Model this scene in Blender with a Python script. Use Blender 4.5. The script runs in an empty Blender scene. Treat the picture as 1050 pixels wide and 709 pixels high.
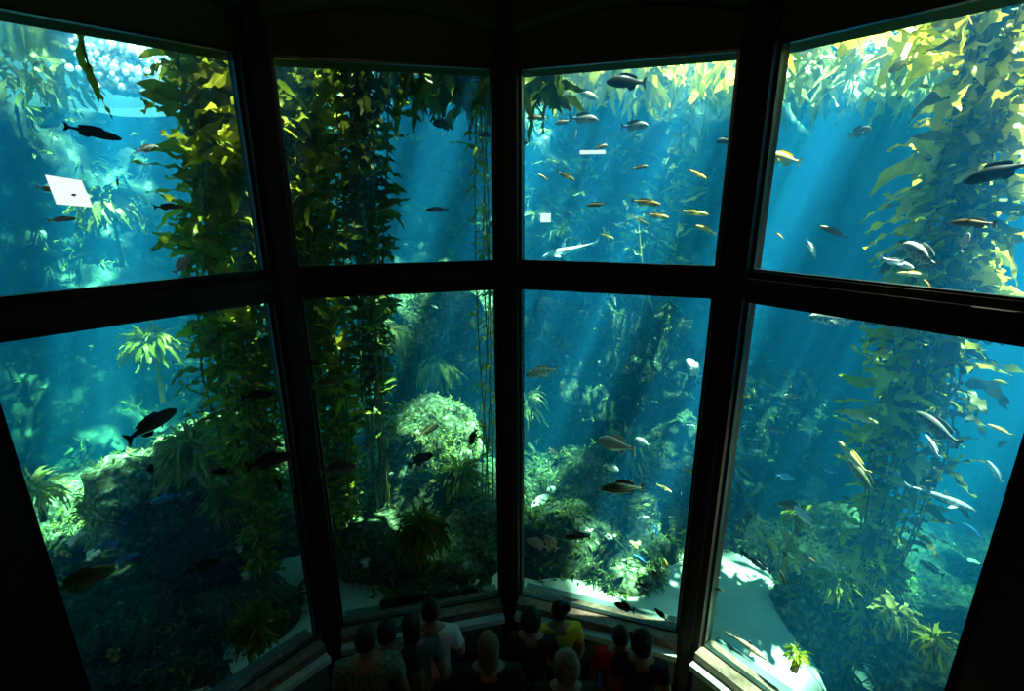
import bpy, math, random
import numpy as np
from mathutils import Vector, Matrix, noise
C = bpy.context.scene
PI = math.pi
# ---------------------------------------------------------------- camera, world, sun, exposure
CAM = Vector((0, 0, 4.7)); F = 516.1
UNIT = 1.45  # metres per drawing unit, applied to the whole place at the end
PITCH = math.radians(16.4); ROLL = math.radians(0.34)
cam = bpy.data.cameras.new('camera'); co = bpy.data.objects.new('camera', cam); C.collection.objects.link(co)
cam.sensor_width = 36; cam.lens = 36 * F / 1050; cam.clip_start = .05; cam.clip_end = 200
co.matrix_world = Matrix.Translation(CAM*UNIT) @ Matrix.Rotation(PI/2 - PITCH, 4, 'X') @ Matrix.Rotation(-ROLL, 4, 'Z')
C.camera = co
vs = C.view_settings; vs.view_transform = 'Standard'; vs.look = 'None'; vs.gamma = 1; vs.use_curve_mapping = False
vs.exposure = -0.05
w = bpy.data.worlds.new('sky'); C.world = w; w.use_nodes = True
bg = w.node_tree.nodes['Background']; bg.inputs[0].default_value = (.62, .85, 1, 1); bg.inputs[1].default_value = 1.75
sun = bpy.data.lights.new('sun', 'SUN'); sun.energy = 135; sun.angle = math.radians(.6); sun.color = (1, .97, .86)
so = bpy.data.objects.new('sun', sun); C.collection.objects.link(so)
SUN = Vector((-.31, .03, -.95)).normalized()
so.rotation_euler = SUN.to_track_quat('-Z', 'Y').to_euler(); so.location = (4, 3, 20)
# unseen warm fill behind the viewer, added to lift the header from black
la = bpy.data.lights.new('gallery_fill', 'AREA'); la.shape = 'DISK'; la.size = .5; la.energy = 18; la.color = (1, .80, .45)
lo_ = bpy.data.objects.new('gallery_fill', la); C.collection.objects.link(lo_); lo_.location = (0, -2.2, 6.25); lo_.rotation_euler = (math.radians(35), 0, 0)
C.cycles.volume_bounces = 1; C.cycles.max_bounces = 6; C.cycles.transparent_max_bounces = 24
C.cycles.diffuse_bounces = 2; C.cycles.transmission_bounces = 4; C.cycles.sample_clamp_indirect = 8
OFFSET = (29.2, 12.4, 10.8)   # moves the painted surface patches to set where beams fall
WS = 6.62   # water surface
SEA = 1.0   # sand level

# ---------------------------------------------------------------- helpers
def R(s): return random.Random(s)
def ray(px, py):
    x = (px - 525) / F; v = -(py - 354.5) / F
    c, s = math.cos(ROLL), math.sin(ROLL); x, v = x*c - v*s, x*s + v*c
    c, s = math.cos(PITCH), math.sin(PITCH)
    return Vector((x, c + v*s, -s + v*c))
def at(px, py, d):
    """point on the line of sight of a spot in the photograph, d metres from the eye"""
    return CAM + ray(px, py).normalized() * d
def link(o, parent=None):
    C.collection.objects.link(o)
    if parent: o.parent = parent
    return o
def tag(o, label=None, cat=None, group=None, kind=None):
    if label: o['label'] = label
    if cat: o['category'] = cat
    if group: o['group'] = group
    if kind: o['kind'] = kind
    return o
def empty(name, loc=(0, 0, 0)):
    o = bpy.data.objects.new(name, None); o.location = loc; o.empty_display_size = .1
    return link(o)
def obj(name, V, Fs, m, parent=None, smooth=True, loc=None):
    me = bpy.data.meshes.new(name); me.from_pydata([tuple(v) for v in V], [], Fs); me.update()
    ms = m if isinstance(m, (list, tuple)) else [m]
    for q in ms: me.materials.append(q)
    if smooth: me.polygons.foreach_set('use_smooth', [True]*len(me.polygons))
    o = bpy.data.objects.new(name, me)
    if loc is not None: o.location = loc
    return link(o, parent)
class MB:
    def __init__(s): s.v = []; s.f = []
    def add(s, V, Fs):
        n = len(s.v); s.v += [Vector(q) for q in V]; s.f += [tuple(i+n for i in f) for f in Fs]; return s
    def box(s, x0, y0, z0, x1, y1, z1):
        return s.add([(x0,y0,z0),(x1,y0,z0),(x1,y1,z0),(x0,y1,z0),(x0,y0,z1),(x1,y0,z1),(x1,y1,z1),(x0,y1,z1)],
                     [(0,3,2,1),(4,5,6,7),(0,1,5,4),(1,2,6,5),(2,3,7,6),(3,0,4,7)])
    def prism(s, pts, z0, z1):
        n = len(pts)
        return s.add([(x,y,z0) for x,y in pts]+[(x,y,z1) for x,y in pts],
                     [tuple(range(n))[::-1], tuple(range(n,2*n))]+[(i,(i+1)%n,(i+1)%n+n,i+n) for i in range(n)])
    def beam(s, a, b, d0, d1, z0, z1):
        """upright slab along the plan line a-b, from d0 to d1 on its far side"""
        a = Vector(a[:2]); b = Vector(b[:2]); n = Vector((-(b-a).y, (b-a).x)).normalized()
        return s.prism([tuple(a+n*d0), tuple(b+n*d0), tuple(b+n*d1), tuple(a+n*d1)], z0, z1)
    def tube(s, P, rad, n=8, cap=True):
        P = [Vector(p) for p in P]; base = len(s.v); up = Vector((0, 0, 1))
        rr = rad if isinstance(rad, (list, tuple)) else [rad]*len(P)
        t0 = (P[1]-P[0]).normalized(); a = t0.orthogonal().normalized()
        for i, p in enumerate(P):
            t = (P[min(i+1, len(P)-1)]-P[max(i-1, 0)]).normalized()
            a = (a - t*a.dot(t)).normalized(); b = t.cross(a)
            for k in range(n):
                th = 2*PI*k/n; s.v.append(p + (a*math.cos(th)+b*math.sin(th))*rr[i])
        for i in range(len(P)-1):
            for k in range(n):
                s.f.append((base+i*n+k, base+i*n+(k+1)%n, base+(i+1)*n+(k+1)%n, base+(i+1)*n+k))
        if cap: s.f.append(tuple(base+k for k in range(n))[::-1]); s.f.append(tuple(base+(len(P)-1)*n+k for k in range(n)))
        return s
    def ball(s, c, r, nu=8, nv=5, rz=None):
        c = Vector(c); r = (r, r, r) if not isinstance(r, (tuple, list)) else r; b = len(s.v)
        s.v.append(c+Vector((0,0,r[2])))
        for j in range(1, nv):
            for i in range(nu):
                th = PI*j/nv; ph = 2*PI*i/nu
                s.v.append(c+Vector((r[0]*math.sin(th)*math.cos(ph), r[1]*math.sin(th)*math.sin(ph), r[2]*math.cos(th))))
        s.v.append(c-Vector((0,0,r[2]))); e = len(s.v)-1
        for i in range(nu): s.f.append((b, b+1+i, b+1+(i+1)%nu)); s.f.append((e, e-nu+(i+1)%nu, e-nu+i))
        for j in range(nv-2):
            for i in range(nu): s.f.append((b+1+j*nu+i, b+1+(j+1)*nu+i, b+1+(j+1)*nu+(i+1)%nu, b+1+j*nu+(i+1)%nu))
        return s
    def build(s, name, m, parent=None, smooth=True, loc=None): return obj(name, s.v, s.f, m, parent, smooth, loc)

# ---------------------------------------------------------------- materials
def N(nt, t, **k):
    n = nt.nodes.new(t)
    for a, b in k.items():
        if a in n.inputs: n.inputs[a].default_value = b
        else: setattr(n, a, b)
    return n
def mat(name, col, rough=.7, spec=.3, col2=None, scale=6, bump=0, col3=None, metal=0, detail=4, lo=.35, hi=.65):
    m = bpy.data.materials.new(name); m.use_nodes = True; nt = m.node_tree; p = nt.nodes['Principled BSDF']
    p.inputs['Roughness'].default_value = rough; p.inputs['Specular IOR Level'].default_value = spec
    p.inputs['Metallic'].default_value = metal
    p.inputs['Base Color'].default_value = (*col, 1)
    tc = N(nt, 'ShaderNodeTexCoord'); nz = N(nt, 'ShaderNodeTexNoise', Scale=scale, Detail=detail)
    nt.links.new(tc.outputs['Object'], nz.inputs['Vector'])
    r = N(nt, 'ShaderNodeValToRGB'); e = r.color_ramp.elements
    e[0].position = lo; e[1].position = hi; e[0].color = (*col, 1); e[1].color = (*(col2 or [min(1, c*1.25) for c in col]), 1)
    if col3: q = e.new(min(.98, hi+.08)); q.color = (*col3, 1)
    nt.links.new(nz.outputs['Fac'], r.inputs['Fac']); nt.links.new(r.outputs['Color'], p.inputs['Base Color'])
    if bump:
        b = N(nt, 'ShaderNodeBump', Strength=bump, Distance=.03); nt.links.new(nz.outputs['Fac'], b.inputs['Height'])
        nt.links.new(b.outputs['Normal'], p.inputs['Normal'])
    return m
def leafmat(name, ca, cb, trans=.5, scale=3, rough=.45):
    m = bpy.data.materials.new(name); m.use_nodes = True; nt = m.node_tree
    for n in list(nt.nodes): nt.nodes.remove(n)
    out = N(nt, 'ShaderNodeOutputMaterial'); tc = N(nt, 'ShaderNodeTexCoord'); nz = N(nt, 'ShaderNodeTexNoise', Scale=scale, Detail=2)
    nt.links.new(tc.outputs['Object'], nz.inputs['Vector'])
    r = N(nt, 'ShaderNodeValToRGB'); e = r.color_ramp.elements; e[0].position = .38; e[1].position = .62
    e[0].color = (*ca, 1); e[1].color = (*cb, 1); nt.links.new(nz.outputs['Fac'], r.inputs['Fac'])
    d = N(nt, 'ShaderNodeBsdfDiffuse'); t = N(nt, 'ShaderNodeBsdfTranslucent'); g = N(nt, 'ShaderNodeBsdfGlossy', Roughness=rough)
    g.inputs['Color'].default_value = (.5, .5, .4, 1)
    for q in (d, t): nt.links.new(r.outputs['Color'], q.inputs['Color'])
    mx = N(nt, 'ShaderNodeMixShader'); mx.inputs[0].default_value = trans
    nt.links.new(d.outputs[0], mx.inputs[1]); nt.links.new(t.outputs[0], mx.inputs[2])
    m2 = N(nt, 'ShaderNodeMixShader'); m2.inputs[0].default_value = .05
    nt.links.new(mx.outputs[0], m2.inputs[1]); nt.links.new(g.outputs[0], m2.inputs[2]); nt.links.new(m2.outputs[0], out.inputs['Surface'])
    return m
M = {}
M['frame'] = mat('dark_red_brown_paint', (.016, .008, .006), .55, .25, (.022, .011, .008), 4)
M['bead'] = mat('black_gasket', (.010, .016, .014), .35, .5)
M['header'] = mat('dark_olive_plaster', (.055, .062, .018), .9, .1, (.065, .072, .022), 2)
M['room'] = mat('dark_gallery_paint', (.03, .026, .014), .9, .1)
M['sill'] = mat('brown_stone_ledge', (.16, .085, .06), .6, .3, (.26, .16, .12), 22, .2)
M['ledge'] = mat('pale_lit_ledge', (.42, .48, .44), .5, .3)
M['panel'] = mat('grey_wall_panel', (.10, .13, .12), .7, .2, (.12, .15, .14), 3)
M['plaque'] = mat('dark_plaque', (.02, .02, .02), .5, .4)
M['plaque_ink'] = mat('pale_ink', (.3, .32, .3), .6, .2)
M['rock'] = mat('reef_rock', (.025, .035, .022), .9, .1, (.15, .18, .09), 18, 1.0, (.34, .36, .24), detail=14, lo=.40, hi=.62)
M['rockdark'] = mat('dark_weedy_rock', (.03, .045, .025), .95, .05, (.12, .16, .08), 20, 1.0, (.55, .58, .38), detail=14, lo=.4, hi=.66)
M['rocklit'] = mat('lit_reef_rock', (.07, .09, .05), .9, .1, (.28, .34, .18), 18, 1.0, (.85, .85, .55), detail=14, lo=.40, hi=.60)  # reef rock lightened in colour to stand in for light lost to kelp
M['rockdeep'] = mat('dim_reef_rock', (.012, .018, .012), .95, .05, (.055, .075, .04), 20, 1.0, (.32, .34, .22), detail=14, lo=.4, hi=.66)  # darker reef rock copy, dim light put into its colour
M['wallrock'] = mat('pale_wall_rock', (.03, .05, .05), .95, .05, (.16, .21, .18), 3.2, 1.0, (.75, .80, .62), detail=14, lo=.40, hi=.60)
M['sand'] = mat('pale_sand', (.50, .52, .44), .95, .05, (.66, .66, .56), 3, .3)
M['kelp'] = leafmat('olive_kelp', (.16, .24, .012), (.46, .50, .03), .6)
M['weed'] = leafmat('reef_weed', (.045, .07, .012), (.15, .18, .04), .35)
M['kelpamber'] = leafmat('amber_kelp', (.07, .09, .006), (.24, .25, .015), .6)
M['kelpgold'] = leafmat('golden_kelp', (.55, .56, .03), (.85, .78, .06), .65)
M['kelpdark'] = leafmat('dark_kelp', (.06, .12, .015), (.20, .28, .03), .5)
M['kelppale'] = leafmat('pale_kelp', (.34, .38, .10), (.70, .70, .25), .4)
M['stipe'] = mat('brown_stipe', (.20, .17, .03), .5, .3)
M['fan'] = leafmat('yellow_green_frond', (.20, .24, .03), (.42, .46, .06), .3)
M['anemone'] = mat('white_anemone', (.50, .52, .44), .6, .3)
M['sponge'] = mat('yellow_sponge', (.30, .29, .09), .8, .2, (.4, .38, .15), 20, .5)
M['reflwhite'] = mat('white_reflection', (.95, .9, .92), .4, .3)  # unused white for the glass reflections
# window pane: clear acrylic
g = bpy.data.materials.new('clear_acrylic'); g.use_nodes = True; nt = g.node_tree
for n in list(nt.nodes): nt.nodes.remove(n)
o_ = N(nt, 'ShaderNodeOutputMaterial'); t_ = N(nt, 'ShaderNodeBsdfTransparent'); t_.inputs[0].default_value = (.955, .975, .97, 1)
nt.links.new(t_.outputs[0], o_.inputs['Surface']); M['acrylic'] = g
# water: fills the tank
g = bpy.data.materials.new('sea_water'); g.use_nodes = True; nt = g.node_tree
for n in list(nt.nodes): nt.nodes.remove(n)
o_ = N(nt, 'ShaderNodeOutputMaterial')
ab = N(nt, 'ShaderNodeVolumeAbsorption', Density=.25/UNIT); ab.inputs['Color'].default_value = (.05, .74, .72, 1)
sc = N(nt, 'ShaderNodeVolumeScatter', Density=.086/UNIT, Anisotropy=.2); sc.inputs['Color'].default_value = (.02, .38, .92, 1)
ad = N(nt, 'ShaderNodeAddShader'); nt.links.new(ab.outputs[0], ad.inputs[0]); nt.links.new(sc.outputs[0], ad.inputs[1])
nt.links.new(ad.outputs[0], o_.inputs['Volume']); M['water'] = g
# rippled surface: painted clear and dark patches stand in for waves focusing daylight
g = bpy.data.materials.new('rippled_surface'); g.use_nodes = True; nt = g.node_tree
for n in list(nt.nodes): nt.nodes.remove(n)
o_ = N(nt, 'ShaderNodeOutputMaterial'); tc = N(nt, 'ShaderNodeTexCoord')
n1 = N(nt, 'ShaderNodeTexNoise', Scale=.75, Detail=1.0, Distortion=.6); n2 = N(nt, 'ShaderNodeTexVoronoi', Scale=3.2); n2.feature = 'SMOOTH_F1'
nt.links.new(tc.outputs['Object'], n1.inputs['Vector']); nt.links.new(tc.outputs['Object'], n2.inputs['Vector'])
r1 = N(nt, 'ShaderNodeMapRange'); r1.inputs[1].default_value = .46; r1.inputs[2].default_value = .60; r1.inputs[3].default_value = .03; r1.inputs[4].default_value = 1
r2 = N(nt, 'ShaderNodeMapRange'); r2.inputs[1].default_value = .15; r2.inputs[2].default_value = .6; r2.inputs[3].default_value = .30; r2.inputs[4].default_value = 1
nt.links.new(n1.outputs['Fac'], r1.inputs[0]); nt.links.new(n2.outputs['Distance'], r2.inputs[0])
mu = N(nt, 'ShaderNodeMath', operation='MULTIPLY'); nt.links.new(r1.outputs[0], mu.inputs[0]); nt.links.new(r2.outputs[0], mu.inputs[1])
n3 = N(nt, 'ShaderNodeTexNoise', Scale=.42, Detail=0.0); mp = N(nt, 'ShaderNodeMapping'); mp.inputs['Location'].default_value = OFFSET
nt.links.new(tc.outputs['Object'], mp.inputs['Vector']); nt.links.new(mp.outputs[0], n3.inputs['Vector']); nt.links.new(mp.outputs[0], n1.inputs['Vector'])
r4 = N(nt, 'ShaderNodeMapRange'); r4.inputs[1].default_value = .42; r4.inputs[2].default_value = .56; r4.inputs[3].default_value = .15; r4.inputs[4].default_value = 1
nt.links.new(n3.outputs['Fac'], r4.inputs[0]); m0 = mu; mu = N(nt, 'ShaderNodeMath', operation='MULTIPLY'); nt.links.new(m0.outputs[0], mu.inputs[0]); nt.links.new(r4.outputs[0], mu.inputs[1])
# bright spots added to aim sun at glare, sand and reef: x, y, radius
for cx, cy, cr, cm in ((-5.2, 7.5, .7, .9), (3.75, 3.6, .9, .5), (-3.0, 4.9, .7, .5)):
    vd = N(nt, 'ShaderNodeVectorMath', operation='DISTANCE'); vd.inputs[1].default_value = (cx, cy, WS); nt.links.new(tc.outputs['Object'], vd.inputs[0])
    rr_ = N(nt, 'ShaderNodeMapRange'); rr_.inputs[1].default_value = cr; rr_.inputs[2].default_value = cr*.7; rr_.inputs[3].default_value = 0; rr_.inputs[4].default_value = cm
    nt.links.new(vd.outputs['Value'], rr_.inputs[0]); mm_ = N(nt, 'ShaderNodeMath', operation='MAXIMUM'); nt.links.new(mu.outputs[0], mm_.inputs[0]); nt.links.new(rr_.outputs[0], mm_.inputs[1]); mu = mm_
cb = N(nt, 'ShaderNodeCombineColor')
for i in range(3): nt.links.new(mu.outputs[0], cb.inputs[i])
tr = N(nt, 'ShaderNodeBsdfTransparent'); nt.links.new(cb.outputs[0], tr.inputs[0])
gl = N(nt, 'ShaderNodeBsdfGlossy', Roughness=.12); gl.inputs[0].default_value = (.8, .9, .95, 1)
bp = N(nt, 'ShaderNodeBump', Strength=.6, Distance=.1); nt.links.new(n1.outputs['Fac'], bp.inputs['Height']); nt.links.new(bp.outputs[0], gl.inputs['Normal'])
mx = N(nt, 'ShaderNodeMixShader'); lw = N(nt, 'ShaderNodeLayerWeight', Blend=.5)
r3 = N(nt, 'ShaderNodeMapRange'); r3.inputs[1].default_value = .3; r3.inputs[2].default_value = .8; r3.inputs[3].default_value = .02; r3.inputs[4].default_value = .75
nt.links.new(lw.outputs['Facing'], r3.inputs[0]); nt.links.new(r3.outputs[0], mx.inputs[0])
nt.links.new(tr.outputs[0], mx.inputs[1]); nt.links.new(gl.outputs[0], mx.inputs[2]); nt.links.new(mx.outputs[0], o_.inputs['Surface'])
M['surface'] = g

GF = .50   # gallery floor
# ---------------------------------------------------------------- the window wall (plan from the gallery)
ZB, Z1, Z2, ZT = 1.10, 4.03, 4.225, 5.566
# glass edges in plan, left to right: (left edge, right edge) of each bay
BAYS = [((-2.629, 2.377), (-1.668, 3.425)), ((-1.507, 3.543), (-.123, 3.875)), ((.064, 3.898), (1.41, 3.458)), ((1.584, 3.326), (2.463, 2.178))]
def S(o): return tag(o, kind='structure')
wn = 0
for k, (a, b) in enumerate(BAYS):
    for z0, z1 in ((Z2, ZT), (ZB, Z1)):
        wn += 1
        root = empty('window_%d' % wn); S(root)
        a2, b2 = Vector(a), Vector(b); t = (b2-a2).normalized()
        MB().beam(a2+t*.004, b2-t*.004, .06, .066, z0+.004, z1-.004).build('pane', M['acrylic'], root, False)
        m = MB()
        m.beam(a2, a2+t*.018, -.012, .03, z0, z1); m.beam(b2-t*.018, b2, -.012, .03, z0, z1)
        m.beam(a2, b2, -.012, .03, z1-.016, z1); m.beam(a2, b2, -.012, .03, z0, z0+.016)
        m.build('glazing_bead', M['bead'], root, False)
    # transom with its stepped rail
    m = MB(); m.beam(a, b, -.02, .11, Z1, Z2); m.beam(a, b, -.07, -.02, Z1+.055, Z2-.045); S(m.build('trim_%d' % (k+1), M['frame'], None, False))
# mullions
def off(p, q, d, side=1):
    v = Vector(q)-Vector(p); v.normalize(); n = Vector((-v.y, v.x)); return n*d
EXL = (-2.70, 2.24); EXR = (2.52, 2.03)
edges = [(EXL, BAYS[0][0])] + [(BAYS[i][1], BAYS[i+1][0]) for i in range(3)] + [(BAYS[3][1], EXR)]
for i, (p, q) in enumerate(edges):
    m = MB()
    if i == 0: pts = [(-3.0, 1.9), (-2.80, 2.02), BAYS[0][0], (BAYS[0][0][0]-.08, BAYS[0][0][1]+.08), (-3.1, 2.3)]
    elif i == 4: pts = [BAYS[3][1], (2.64, 1.85), (2.9, 1.75), (2.98, 2.2), (BAYS[3][1][0]+.08, BAYS[3][1][1]+.07)]
    else:
        P, Q = Vector(p), Vector(q); n = Vector((0, 1)) if i == 2 else off(p, q, 1)
        na = off(*BAYS[i-1], 1); nb = off(*BAYS[i], 1)
        pts = [tuple(P-na*.07), tuple(Q-nb*.07), tuple(Q), tuple(Q+nb*.12), tuple(P+na*.12), tuple(P)]
    m.prism(pts, 0, 7.3)
    if 0 < i < 4: m.prism([tuple(P+na*.05), tuple(Q+nb*.05), tuple(Q+nb*.32), tuple(P+na*.32)], ZT, 7.3)
    if 0 < i < 4:
        mid = (P+Q)/2 - (na+nb)/2*.07; tt = (Q-P).normalized()
        m.prism([tuple(mid-tt*.035-(na+nb)/2*.035), tuple(mid+tt*.035-(na+nb)/2*.035), tuple(mid+tt*.035), tuple(mid-tt*.035)], 0, 6.35)
    S(m.build('trim_%d' % (5+i), M['frame'], None, False))
# header with curved soffit band, sill, ledge, panel under each bay
for k, (a, b) in enumerate(BAYS):
    m = MB(); m.beam(a, b, -.02, .30, ZT, 7.3)
    n = 10; A, B = Vector(a), Vector(b); nn = off(a, b, 1)
    for i in range(n):
        u0, u1 = i/n, (i+1)/n; s0 = .20+.10*math.sin(PI*u0); s1 = .20+.10*math.sin(PI*u1)
        p0, p1 = A.lerp(B, u0), A.lerp(B, u1)
        V = [(*(p0-nn*.16), ZT+s0), (*(p1-nn*.16), ZT+s1), (*(p1-nn*.16), 6.4), (*(p0-nn*.16), 6.4), (*(p0-nn*.02), ZT+s0), (*(p1-nn*.02), ZT+s1)]
        m.add(V, [(0, 1, 2, 3), (0, 4, 5, 1)])
    S(m.build('trim_%d' % (10+k), M['header'], None, False))
    r = MB(); r.beam(a, b, -.12, .10, ZB-.075, ZB-.0); S(r.build('trim_%d' % (14+k), M['sill'], None, False))
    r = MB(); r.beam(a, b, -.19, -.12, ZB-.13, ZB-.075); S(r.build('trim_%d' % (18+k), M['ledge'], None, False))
    r = MB(); r.beam(a, b, -.10, .25, 0, ZB-.075); S(r.build(['wall_front_left', 'wall_front', 'wall_front_middle', 'wall_front_right'][k], M['panel'], None, False))
    r = MB(); r.beam(a, b, -.14, -.10, GF, GF+.12); S(r.build('baseboard_%s' % ['left', 'centre', 'middle', 'right'][k], M['frame'], None, False))
# gallery room
S(MB().prism([(-5,-5),(5,-5),(5,1.9),(2.9,1.75),BAYS[3][1],BAYS[3][0],BAYS[2][1],BAYS[2][0],BAYS[1][1],BAYS[1][0],BAYS[0][1],BAYS[0][0],(-3.0,1.9),(-5,1.9)], GF-.2, GF).build('floor', M['room'], None, False))
S(MB().prism([(-5,-5),(5,-5),(5,2.1),(2.95,2.2),(2.62,2.4),(1.6,3.6),(0,4.1),(-1.68,3.68),(-2.78,2.5),(-3.1,2.3),(-5,2.1)], 6.35, 6.5).build('ceiling', M['header'], None, False))
S(MB().box(-5.2, -5.2, 0, 5.2, -5, 6.5).build('wall_back', M['room'], None, False))
S(MB().prism([(-5,-5),(-4.9,-5),(-2.8,2.0),(-3.0,2.2),(-5,2.0)], 0, 6.35).build('wall_left', M['room'], None, False))
S(MB().prism([(4.9,-5),(5,-5),(5,2.0),(2.9,2.1),(2.64,1.85)], 0, 6.35).build('wall_right', M['room'], None, False))
# small plaque below the third bay
pa, pb = Vector(BAYS[2][0]), Vector(BAYS[2][1]); pt = (pb-pa).normalized(); pn = off(*BAYS[2], 1); pc = pa.lerp(pb, .43) - pn*.115
root = empty('wall_plaque', (pc.x, pc.y, .86)); tag(root, 'small dark plaque with two pale fish marks on the grey panel below the glass', 'plaque')
root.rotation_euler = (0, 0, math.atan2(pt.y, pt.x))
m = MB(); m.box(-.065, -.012, -.035, .065, .012, .035); m.build('plate', M['plaque'], root, False)
m = MB()
for sx in (-.028, .028):
    m.add([(sx-.02,-.0135,0),(sx,-.0135,.012),(sx+.012,-.0135,0),(sx+.02,-.0135,.01),(sx+.02,-.0135,-.01),(sx,-.0135,-.012)], [(0,5,2,1),(2,4,3)])
m.build('emblem', M['plaque_ink'], root, False)

# ---------------------------------------------------------------- the tank
tank = [(-2.72, 2.45), (-1.72, 3.52), (-.10, 3.98), (1.5, 3.56), (2.56, 2.28), (2.9, 2.2), (9.6, 1.2), (9.9, 8), (5, 11.6), (-5.5, 11.6), (-9.9, 8), (-9.6, 1.2), (-3.1, 2.3)]
S(MB().prism(tank, -.9, WS-.03).build('water', M['water'], None, False))
n = 40; V = []; Fs = []
for j in range(n+1):
    for i in range(n+1):
        x = -10.2+20.4*i/n; y = 1.0+11*j/n
        V.append((x, y, WS+.02*noise.noise(Vector((x*1.5, y*1.5, 3)))))
for j in range(n):
    for i in range(n): Fs.append((j*(n+1)+i, j*(n+1)+i+1, (j+1)*(n+1)+i+1, (j+1)*(n+1)+i))
S(obj('water_surface', V, Fs, M['surface']))
def fb(v, o=4): return noise.fractal(v, 1.0, 2.0, o)
def drop(x, y):
    k = max(0, min(1, (x-2.35-.15*(y-3))/.8)); q = max(0, min(1, (y-5.9)/1.2))*max(0, min(1, (-3.0-x)/1.0)); return 1.1*k*k*(3-2*k)+1.1*q*q*(3-2*q)
# sand bed
def snap(v):
    x, y, z = v
    if not ingal(v): return v
    if abs(x) > 3.0: return (x, 2.0, z)
    lo, hi = y, y+4
    for _ in range(20):
        m_ = (lo+hi)/2
        if ingal((x, m_)): lo = m_
        else: hi = m_
    return (x, min(hi, y+.3), z)
n = 90; V = []; Fs = []
for j in range(n+1):
    for i in range(n+1):
        x = -10+20*i/n; y = 2.0+9.8*j/n
        V.append((x, y, SEA-.03-drop(x, y)+.10*fb(Vector((x*.5, y*.5, 0)))+.015*noise.noise(Vector((x*4, y*4, 2)))+ .05*max(0, y-6)))
for j in range(n):
    for i in range(n): Fs.append((j*(n+1)+i, j*(n+1)+i+1, (j+1)*(n+1)+i+1, (j+1)*(n+1)+i))
# keep the sand out of the gallery
def ingal(v):
    x, y = v[0], v[1]
    if abs(x) > 3.0: return y < 2.0
    line = [(-3.1, 2.0)]+[p for b in BAYS for p in b]+[(3.1, 2.0)]
    for p, q in zip(line, line[1:]):
        if p[0] <= x <= q[0]: return y < p[1]+(q[1]-p[1])*(x-p[0])/(q[0]-p[0]+1e-9)+.13
    return False
Fs = [f for f in Fs if not all(ingal(V[i]) for i in f)]
V = [snap(v) for v in V]
S(obj('seabed', V, Fs, M['sand']))
# rocky reef floor that leaves sand only near the glass and in a patch at the right
def gd(x, y):
    d = 9; P = Vector((x, y))
    for a, b in BAYS:
        a = Vector(a); b = Vector(b); t = max(0, min(1, (P-a).dot(b-a)/(b-a).length_squared)); d = min(d, (P-a-(b-a)*t).length)
    return d
n = 150; V = []; Fs = []
for j in range(n+1):
    for i in range(n+1):
        x = -9.8+19.6*i/n; y = 2.3+9.2*(j/n)**1.3
        d = gd(x, y)-(.26 if -.2 < x < 1.6 else .0)+(.35 if x < -.2 else 0)+.25*noise.noise(Vector((x*1.3, y*1.3, 7)))
        d = min(d, math.hypot(x+2.02, y-3.95)-.42)
        d = min(d, math.hypot((x-1.98)/.60, (y-3.75)/.95)-.85+.3*noise.noise(Vector((x*2, y*2, 1))))
        k = max(0, min(1, d/.6)); k = k*k*(3-2*k); q = Vector((x*1.1, y*1.1, 4))
        V.append((x, y, .75+k*(.42+.42*fb(q, 5)+.07*noise.noise(q*5))+k*.12*max(0, y-5.5)*(1 if x > -3 else .2)))
for j in range(n):
    for i in range(n):
        f = (j*(n+1)+i, j*(n+1)+i+1, (j+1)*(n+1)+i+1, (j+1)*(n+1)+i)
        if not all(ingal(V[q]) for q in f): Fs.append(f)
V = [snap(v) for v in V]
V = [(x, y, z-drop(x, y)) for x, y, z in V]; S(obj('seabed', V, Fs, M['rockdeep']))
# rock walls round the tank
M['deeprock'] = mat('dim_wall_rock', (.02, .035, .035), .95, .05, (.07, .10, .09), 2.5, 1.0, (.14, .17, .14), detail=10)  # darker, flatter copy of the wall rock, haze and dimness put into colour
def rockwall(name, P, Q, n, h, depth, seed):
    P, Q = Vector(P), Vector(Q); t = (Q-P).normalized(); nn = Vector((t.y, -t.x)); L = (Q-P).length
    nx = int(L*8); nz = int(h*8); V = []; Fs = []
    for j in range(nz+1):
        for i in range(nx+1):
            p = P+t*L*i/nx; z = -.5+(h+.9)*j/nz
            q = Vector((p.x*.55+seed, p.y*.55, z*.6))
            d = depth*(fb(q, 5)+.35) + .9*max(0, 1-(z-.4)/2.2)**1.3
            d += .16*noise.noise(Vector((p.x*3, p.y*3, z*3)))
            V.append((p.x+nn.x*d, p.y+nn.y*d, z))
    for j in range(nz):
        for i in range(nx): Fs.append((j*(nx+1)+i, j*(nx+1)+i+1, (j+1)*(nx+1)+i+1, (j+1)*(nx+1)+i))
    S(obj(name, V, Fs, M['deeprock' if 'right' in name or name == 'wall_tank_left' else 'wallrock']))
rockwall('wall_tank_back', (-6, 11.2), (5.5, 11.2), 0, 6.7, 1.2, 0)
rockwall('wall_tank_left_rear', (-9.9, 7.6), (-5.6, 11.4), 0, 5.8, .9, 5)
rockwall('wall_tank_right_rear', (5.0, 11.4), (9.9, 7.6), 0, 6.7, .9, 9)
rockwall('wall_tank_left', (-9.6, 1.0), (-9.7, 8.0), 0, 6.7, .8, 13)
rockwall('wall_tank_right', (9.7, 8.0), (9.6, 1.0), 0, 6.7, .8, 17)

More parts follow.
